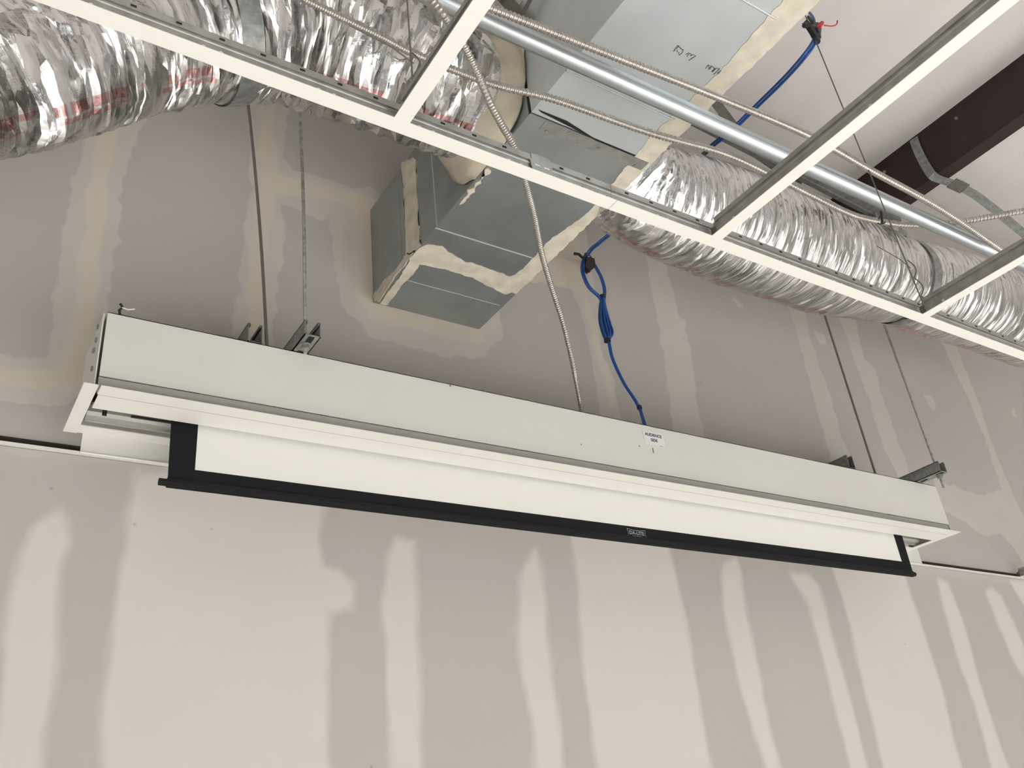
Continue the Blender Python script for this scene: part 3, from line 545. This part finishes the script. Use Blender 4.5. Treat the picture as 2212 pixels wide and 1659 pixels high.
for i in range(5):
    for k in range(nn):
        t = 2*PI*k/nn; rr = 0.15 + 0.03 * i / 4; ring.append((DX1 + 0.09 * (1 - i / 4) ** 1.5, 1.36 - rr*math.cos(t), Z0 + 1.735 + rr*math.sin(t)))
col.add(ring, [(i*nn+k, i*nn+(k+1) % nn, (i+1)*nn+(k+1) % nn, (i+1)*nn+k) for i in range(4) for k in range(nn)])
col.build('sealed_collar', M['mastic'], duct, smooth=True)
for lo_, hi_ in ((0, 10), (10, 19)):
    mk = MB()
    for st_ in MARKS[lo_:hi_]: mk.tube([(x, y, DZ0) for x, y in st_], 0.0009, 5)
    mo = mk.build('marker_writing', M['marker'], duct); mo['label'] = 'black marker scribble on the duct underside'
for x, y in ((1.127, 1.205), (1.226, 1.214), (1.35, 1.222), (1.075, 1.225)): MB().cyl((x, y, DZ0 - 0.003), (x, y, DZ0), 0.0045, 8).build('screw', M['galv'], duct)

# ================================================================== FOIL FLEXIBLE DUCTS
def foil_material(name, red_v, red_on, dens, facet, fy):
    m_ = bpy.data.materials.new(name); m_.use_nodes = True; nt = m_.node_tree; N = nt.nodes; L = nt.links; b = N['Principled BSDF']
    b.inputs['Metallic'].default_value = 0.96; b.inputs['Roughness'].default_value = 0.11
    uv = N.new('ShaderNodeUVMap'); uv.uv_map = 'UVMap'
    sep = N.new('ShaderNodeSeparateXYZ'); L.new(uv.outputs[0], sep.inputs[0])
    mp = N.new('ShaderNodeMapping'); mp.inputs['Scale'].default_value = (dens * 1.2, 3, 1); L.new(uv.outputs[0], mp.inputs['Vector'])
    n1 = N.new('ShaderNodeTexNoise'); n1.inputs['Scale'].default_value = 1.0; n1.inputs['Detail'].default_value = 7; n1.inputs['Roughness'].default_value = 0.62; n1.inputs['Distortion'].default_value = 0.6
    L.new(mp.outputs[0], n1.inputs['Vector'])
    geo = N.new('ShaderNodeNewGeometry'); nrm = geo.outputs['Normal']
    nd = N.new('ShaderNodeTexNoise'); nd.inputs['Scale'].default_value = 7; nd.inputs['Detail'].default_value = 3; L.new(uv.outputs[0], nd.inputs['Vector'])
    for sx, sy, amt in ((dens, fy, facet), (dens * 2.7, fy * 2.6, facet * 0.6)):
        vm = N.new('ShaderNodeVectorMath'); vm.operation = 'MULTIPLY_ADD'; L.new(nd.outputs['Color'], vm.inputs[0]); vm.inputs[1].default_value = (0.035, 0.10, 0); L.new(uv.outputs[0], vm.inputs[2])
        m2_ = N.new('ShaderNodeMapping'); m2_.inputs['Scale'].default_value = (sx, sy, 1); m2_.inputs['Rotation'].default_value = (0, 0, 0.0); L.new(vm.outputs[0], m2_.inputs['Vector'])
        vo = N.new('ShaderNodeTexVoronoi'); vo.inputs['Scale'].default_value = 1; L.new(m2_.outputs[0], vo.inputs['Vector'])
        sb = N.new('ShaderNodeVectorMath'); sb.operation = 'SUBTRACT'; L.new(vo.outputs['Color'], sb.inputs[0]); sb.inputs[1].default_value = (0.5, 0.5, 0.5)
        ma = N.new('ShaderNodeVectorMath'); ma.operation = 'MULTIPLY_ADD'; L.new(sb.outputs[0], ma.inputs[0]); ma.inputs[1].default_value = (amt, amt, amt); L.new(nrm, ma.inputs[2])
        no = N.new('ShaderNodeVectorMath'); no.operation = 'NORMALIZE'; L.new(ma.outputs[0], no.inputs[0]); nrm = no.outputs[0]
    bp = N.new('ShaderNodeBump'); bp.inputs['Strength'].default_value = 0.35; bp.inputs['Distance'].default_value = 0.010; L.new(nrm, bp.inputs['Normal']); L.new(n1.outputs['Fac'], bp.inputs['Height'])
    n3 = N.new('ShaderNodeTexNoise'); n3.inputs['Scale'].default_value = 60; n3.inputs['Detail'].default_value = 4; L.new(uv.outputs[0], n3.inputs['Vector'])
    bp2 = N.new('ShaderNodeBump'); bp2.inputs['Strength'].default_value = 0.25; bp2.inputs['Distance'].default_value = 0.004; L.new(n3.outputs['Fac'], bp2.inputs['Height']); L.new(bp.outputs[0], bp2.inputs['Normal'])
    L.new(bp2.outputs[0], b.inputs['Normal'])
    # worn red printing in a band along the sleeve
    br = N.new('ShaderNodeTexBrick'); br.inputs['Scale'].default_value = 1; br.inputs['Brick Width'].default_value = 0.045; br.inputs['Row Height'].default_value = 0.11; br.inputs['Mortar Size'].default_value = 0.004; br.inputs['Mortar Smooth'].default_value = 0.3
    L.new(uv.outputs[0], br.inputs['Vector'])
    def mth(op, a, c):
        n = N.new('ShaderNodeMath'); n.operation = op
        for i, v in enumerate((a, c)):
            if isinstance(v, (int, float)): n.inputs[i].default_value = v
            else: L.new(v, n.inputs[i])
        return n.outputs[0]
    n2 = N.new('ShaderNodeTexNoise'); n2.inputs['Scale'].default_value = 9; n2.inputs['Detail'].default_value = 5; L.new(uv.outputs[0], n2.inputs['Vector'])
    d = mth('ABSOLUTE', mth('SUBTRACT', sep.outputs[1], red_v), 0)
    band = mth('LESS_THAN', mth('ADD', d, mth('MULTIPLY', n2.outputs['Fac'], 0.012)), 0.030)
    patch = mth('GREATER_THAN', n2.outputs['Fac'], 0.47)
    fac = mth('MULTIPLY', mth('MULTIPLY', band, patch), mth('SUBTRACT', 1.0, br.outputs['Fac']))
    fac = mth('MULTIPLY', fac, red_on)
    mx = N.new('ShaderNodeMix'); mx.data_type = 'RGBA'; L.new(fac, mx.inputs[0]); mx.inputs[6].default_value = (0.76, 0.755, 0.75, 1); mx.inputs[7].default_value = (0.60, 0.20, 0.18, 1)
    L.new(mx.outputs[2], b.inputs['Base Color'])
    return m_
def flex_duct(name, pts, R0, mat_, label, seed, big, fine, endr, step=0.006, nth=168):
    KS = [0]
    for a, b in zip(pts, pts[1:]): KS.append(KS[-1] + (Vector(b) - Vector(a)).length)
    KR = R0; P = subdiv(pts, step); n = len(P); vs = []; u = Vector((0, -1, 0)); uvs = []
    for i, p_ in enumerate(P):
        t = (P[min(i+1, n-1)] - P[max(i-1, 0)]).normalized(); u = (u - t * u.dot(t)).normalized(); v = t.cross(u); s = i * step
        R_ = float(np.interp(s, KS, KR)) + 0.004 + endr(s)
        for k in range(nth):
            a = 2*PI*k/nth; ca, sa = math.cos(a), math.sin(a)
            sk = s + 0.03 * math.sin(a * 2 + seed) + 0.05 * noise.noise(Vector((ca * 1.3, sa * 1.3, s * 3 + seed)))
            q1 = noise.noise(Vector((sk * 17, ca * 0.9 + seed, sa * 0.9)))
            q2 = noise.noise(Vector((sk * 42 + 7, ca * 1.5, sa * 1.5 + seed)))
            q3 = noise.noise(Vector((sk * 85, ca * 3.5 + 3, sa * 3.5 + seed)))
            d = -big * abs(q1) * 2 + fine * (1 - 2 * abs(q2)) + fine * 0.5 * (1 - 2 * abs(q3)) + 0.012 * noise.noise(Vector((s * 3, ca, sa + seed)))
            d += 0.0012 * math.cos(2 * PI * s / 0.034 + a)
            vs.append(p_ + (u * ca + v * sa) * (R_ + d)); uvs.append((s, k / nth))
    fs = [(i*nth+k, i*nth+(k+1) % nth, (i+1)*nth+(k+1) % nth, (i+1)*nth+k) for i in range(n-1) for k in range(nth)]
    me = bpy.data.meshes.new(name); me.from_pydata([tuple(v) for v in vs], [], fs)
    me.polygons.foreach_set('use_smooth', [True] * len(fs))
    uvl = me.uv_layers.new(name='UVMap'); dat = []
    for f in fs:
        wrap = (f[1] % nth) == 0
        for c_i, vi in enumerate(f):
            uu, vv = uvs[vi]; 
            if wrap and vi % nth == 0: vv = 1.0
            dat += [uu, vv]
    uvl.data.foreach_set('uv', dat)
    me.materials.append(mat_)
    o = bpy.data.objects.new(name, me); C.objects.link(o)
    return tag(o, label, 'flexible duct', 'foil wrapped flexible ducts'), P
def zup(P_): return [(x, y, Z0 + z) for x, y, z in P_]
RIGHT = zup([(1.395, 1.36, 1.715), (1.489, 1.362, 1.645), (1.60, 1.37, 1.645), (1.751, 1.38, 1.661), (2.049, 1.39, 1.672), (2.43, 1.40, 1.702), (2.754, 1.40, 1.731), (3.094, 1.40, 1.765), (3.622, 1.40, 1.787), (4.393, 1.40, 1.80)])
RR = [0.125, 0.145, 0.158, 0.164, 0.177, 0.172, 0.158, 0.172, 0.175, 0.176]
LEFT = zup([(0.99, 1.36, 1.725), (0.914, 1.36, 1.733), (0.83, 1.375, 1.75), (0.721, 1.40, 1.783), (0.577, 1.44, 1.815), (0.418, 1.46, 1.79), (0.26, 1.48, 1.718), (0.105, 1.50, 1.60), (-0.046, 1.52, 1.470), (-0.207, 1.54, 1.35), (-0.4, 1.56, 1.22)])
LR = [0.14, 0.153, 0.158, 0.163, 0.166, 0.160, 0.156, 0.152, 0.148, 0.145, 0.14]
flL, PL = flex_duct('flexible_duct', LEFT, LR, foil_material('crumpled_foil_left', 0.775, 0.62, 26, 1.2, 4.5), 'left foil wrapped flexible duct, heavily crumpled with red print', 3.1, 0.007, 0.0025, lambda s: 0.0, nth=200)
flR, PR = flex_duct('flexible_duct', RIGHT, RR, foil_material('crumpled_foil_right', 0.325, 0.5, 95, 0.55, 9), 'right foil wrapped flexible duct running along the top of the wall', 8.4, 0.002, 0.0014, lambda s: -0.010 * math.exp(-((s - 1.42) / 0.05) ** 2))

def wrap_strap(P, s, R_, label, wdt, mtl, ztop, up=True, step=0.006, a0=-0.6, a1=0.6):
    i = int(s / step); p_ = P[i]; t = (P[i+1] - P[i-1]).normalized()
    u = Vector((0, -1, 0)); u = (u - t * u.dot(t)).normalized(); v = Vector((0, 0, 1)); v = (v - t * v.dot(t)).normalized()
    pts = []
    if up: pts.append((p_.x, p_.y - R_ * 0.55, ztop))
    for k in range(37):
        a = PI * (0.32 - 1.64 * k / 36 * 1.0)
        pts.append(p_ + (u * math.cos(a) + v * math.sin(a)) * R_)
    if up: pts.append((p_.x, p_.y + R_ * 0.55, ztop))
    wd = [tuple(t)] * len(pts)
    mb = MB().ribbon(pts, wd, wdt, 0.0012)
    return tag(mb.build('hanging_strap', mtl), label, 'strap', 'metal straps holding the flexible ducts')
wrap_strap(PL, 0.66, 0.172, 'galvanised strap looped under the left foil duct', 0.05, M['strap'], RZ - 0.02)
wrap_strap(PR, 1.42, 0.158, 'galvanised strap looped under the right foil duct', 0.045, M['strap'], Z0 + 1.915)
# strap around the purlin with its clip
ps = MB().ribbon(subdiv(PSTRAP, 0.02), (0, 1, 0), 0.035, 0.0015)
pso = ps.build('purlin_strap', M['strap']); tag(pso, 'galvanised strap wrapped round the dark red purlin, trailing off to the right', 'strap')
MB().ribbon([(3.09, 1.215, Z0 + 2.175), (3.155, 1.205, Z0 + 2.16)], (0, 1, 0), 0.05, 0.004).build('strap_buckle', M['darkstrap'], pso)
for pts, wd_, lb in (([(1.86, 1.30, Z0 + 2.13), (1.905, 1.29, Z0 + 2.03), (1.945, 1.28, Z0 + 1.96)], 0.035, 'short dull metal strap dangling behind the round steel conduit'),
                     ([(2.02, 1.32, Z0 + 1.97), (2.10, 1.31, Z0 + 1.93), (2.22, 1.30, Z0 + 1.91)], 0.022, 'thin bent metal strap under the round steel conduit')):
    tag(MB().ribbon(pts, (0.75, -0.5, 0.3), wd_, 0.0015).build('loose_strap', M['darkstrap']), lb, 'strap')

vs_ = MB().ribbon([(0.985, 1.36, RZ - 0.03), (0.985, 1.20, Z0 + 1.955), (0.985, 1.146, Z0 + 1.825)], (0, 1, 0), 0.034, 0.0012)
vs_.ribbon([(0.984, 1.146, Z0 + 1.825), (0.984, 1.03, Z0 + 1.87), (0.984, 0.90, Z0 + 1.97)], (0, 0, 1), 0.022, 0.0012)
tag(vs_.build('hanging_strap', M['darkstrap']), 'dull metal strap bent in a V beside the top of the rectangular duct', 'strap')

# ================================================================== CONDUITS
def armoured(pts, r, pitch, label, mtl=None):
    step = pitch / 4; P = subdiv(pts, step); rd = [r * (1.0 if k % 4 in (0, 1) else 0.80) for k in range(len(P))]
    o = MB().tube(P, r, 12, radii=rd).build('armoured_conduit', mtl or M['flex_steel'])
    return tag(o, label, 'flexible conduit', 'armoured flexible conduits')
armoured(CONDUIT_UP, 0.0085, 0.0085, 'bright armoured flexible conduit running straight above the round steel pipe')
armoured(CONDUIT_MID, 0.0088, 0.0095, 'sagging armoured flexible conduit crossing the foil ducts from left to right edge')
armoured(CONDUIT_DROP + [(1.555, 1.82, ST - 0.001)], 0.0080, 0.0085, 'armoured flexible conduit dropping down into the top of the screen housing')
pipe = MB().cyl((-1.5, 0.925, Z0 + 1.4), (7.4, 0.885, Z0 + 1.4), 0.0195, 32).build('steel_conduit', M['tube_steel'], smooth=True)
tag(pipe, 'straight round bright steel conduit pipe crossing the plenum', 'pipe')
# channel rail seen under the pipe
ra = MB()
A, B = Vector((1.47, 1.219, Z0 + 1.86)), Vector((2.66, 1.270, Z0 + 1.86))
ra.ribbon([A, B], (0, 1, 0), 0.040, 0.003)
ra.ribbon([A + Vector((0, 0.020, 0.012)), B + Vector((0, 0.020, 0.012))], (0, 0, 1), 0.026, 0.003)
ra.ribbon([A + Vector((0, -0.020, 0.012)), B + Vector((0, -0.020, 0.012))], (0, 0, 1), 0.026, 0.003)
rao = ra.build('channel_rail', M['darkstrap']); tag(rao, 'dull dark channel rail just under the round steel conduit', 'channel rail')
MB().ribbon([A + Vector((0, 0.002, -0.003)), B + Vector((0, 0.002, -0.003))], (0, 1, 0), 0.006, 0.002).build('centre_bead', M['strap'], rao)
MB().ribbon([(2.53, 1.26, Z0 + 1.95), (2.53, 1.26, Z0 + 1.83)], (1, 0, 0), 0.02, 0.0015).build('rail_hanger', M['strap'], rao)

# ================================================================== BLUE CABLES AND CLIPS
def cable(pts, r, step=0.01): return MB().tube(subdiv(pts, step), r, 8)
bl = empty('blue_cable', BLUE1[0])
tag(bl, 'pair of blue data cables from the upper clip down into the screen housing', 'cable')
off = lambda pts, d: [(x + d[0], y + d[1], z + d[2]) for x, y, z in pts]
cable(BLUE1, 0.0038).build('cable_strand', M['blue'], bl, smooth=True)
cable(off(BLUE1[2:], (0.008, 0.0, -0.003)), 0.0038).build('cable_strand', M['blue'], bl, smooth=True)
for d in ((0, 0, 0), (0.006, 0.002, 0.002), (-0.005, -0.004, 0.002), (0.002, -0.007, 0)):
    cable(off(LOOPL, d), 0.0036).build('coil_loop', M['blue'], bl, smooth=True)
for d in ((0, 0, 0), (0.006, -0.002, 0.001)):
    cable(off(LOOPR, d), 0.0036).build('coil_loop', M['blue'], bl, smooth=True)
for w_ in (0, 0.35, 0.65, 1.0):
    pts = [tuple(a * (1 - w_) + b * w_ for a, b in zip(p_, q_)) for p_, q_ in zip(BUN, BUN2)]
    for dy in (-0.004, 0.004):
        cable(off(pts, (0, dy - 0.004 * math.sin(w_ * PI), 0)), 0.0038).build('coil_loop', M['blue'], bl, smooth=True)
cable(BLUE2 + [(1.812, 1.826, ST - 0.002)], 0.0036).build('cable_strand', M['blue'], bl, smooth=True)
cable(off(BLUE2, (0.006, 0, 0)) + [(1.816, 1.826, ST - 0.002)], 0.0036).build('cable_strand', M['blue'], bl, smooth=True)
for (x, y, z, r) in ((1.848, 1.953, Z0 + 1.751, 0.012), (1.823, 1.94, Z0 + 1.556, 0.012), (1.854, 1.88, Z0 + 1.274, 0.0085)):
    MB().cyl((x, y, z - 0.005), (x, y, z + 0.005), r, 14).build('cable_tie', M['plastic'], bl)
def clip_shape(o_, ux, uz, s):
    """spring clip body with jaws and hook in the plane ux, uz"""
    mb = MB(); O = Vector(o_); U = Vector(ux); V = Vector(uz)
    def seg(pts, r): mb.tube([O + U * (a * s) + V * (b * s) for a, b in pts], r * s, 8)
    seg([(-3.2, 1.2), (-2.4, 1.5), (-1.5, 1.3)], 0.55); seg([(-1.8, 2.2), (-1.2, 0.6), (-1.3, -0.8), (-1.6, -2.0)], 0.75)
    seg([(-2.3, -3.3), (-1.9, -2.9), (-1.5, -2.0)], 0.75); seg([(-1.0, 0.0), (0.4, 0.2), (1.4, 1.1)], 0.8)
    seg([(1.4, 1.0), (1.6, 2.0), (1.3, 3.0), (1.7, 3.3), (2.9, 1.3), (3.0, 0.4)], 0.25)
    seg([(-0.4, -0.9), (1.2, -0.5), (2.9, 0.3)], 0.95); seg([(-0.5, -2.4), (0.3, -1.7), (2.8, -0.3)], 0.7)
    return mb
c1 = clip_shape((1.668, 0.815, Z0 + 1.818), Vector((0.80, 0, 0.6)), Vector((-0.45, 0, 0.9)), 0.0118).build('cable_clip', M['plastic'])
tag(c1, 'black plastic cable clip on the long hanger wire, tied with red string', 'cable clip')
MB().tube([(1.675, 0.803, Z0 + 1.815), (1.70, 0.803, Z0 + 1.845)], 0.006, 6).build('red_wrap', M['red'], c1)
MB().tube(subdiv([(1.712, 0.805, Z0 + 1.845), (1.76, 0.81, Z0 + 1.875), (1.80, 0.815, Z0 + 1.91), (1.825, 0.82, Z0 + 1.945)], 0.005), 0.0018, 6).build('red_string', M['red'], c1)
c2 = MB(); c2.extr([(1.811, Z0+1.919), (1.847, Z0+1.921), (1.846, Z0+1.885), (1.812, Z0+1.852), (1.797, Z0+1.873)], 1.955, 1.975, 'y')
c2.tube([(1.777, 1.985, Z0+1.941), (1.792, 1.975, Z0+1.936), (1.804, 1.965, Z0+1.912), (1.800, 1.962, Z0+1.875), (1.812, 1.955, Z0+1.850)], 0.0055, 8)
c2.tube([(1.812, 1.965, Z0+1.925), (1.835, 1.965, Z0+1.938), (1.850, 1.965, Z0+1.920)], 0.002, 6).tube([(1.826, 1.972, Z0+1.889), (1.908, WY, Z0+1.978)], 0.006, 8)
tag(c2.build('cable_clip', M['plastic'], bevel=0.003), 'black plastic cable clip on the wall right of the rectangular duct', 'cable clip')
z_ = MB().cyl((2.018, 0.998, Z0 + 1.44), (2.018, 0.990, Z0 + 1.475), 0.003, 8); z_.tube([(2.018 + 0.011*math.cos(a), 1.0 + 0.006*math.sin(a*2), Z0 + 1.45 + 0.011*math.sin(a)) for a in [k*PI/8 for k in range(17)]], 0.0018, 6)
tag(z_.build('zip_tie', M['plastic']), 'black zip tie around the sagging conduit near the right hanger wire', 'zip tie')
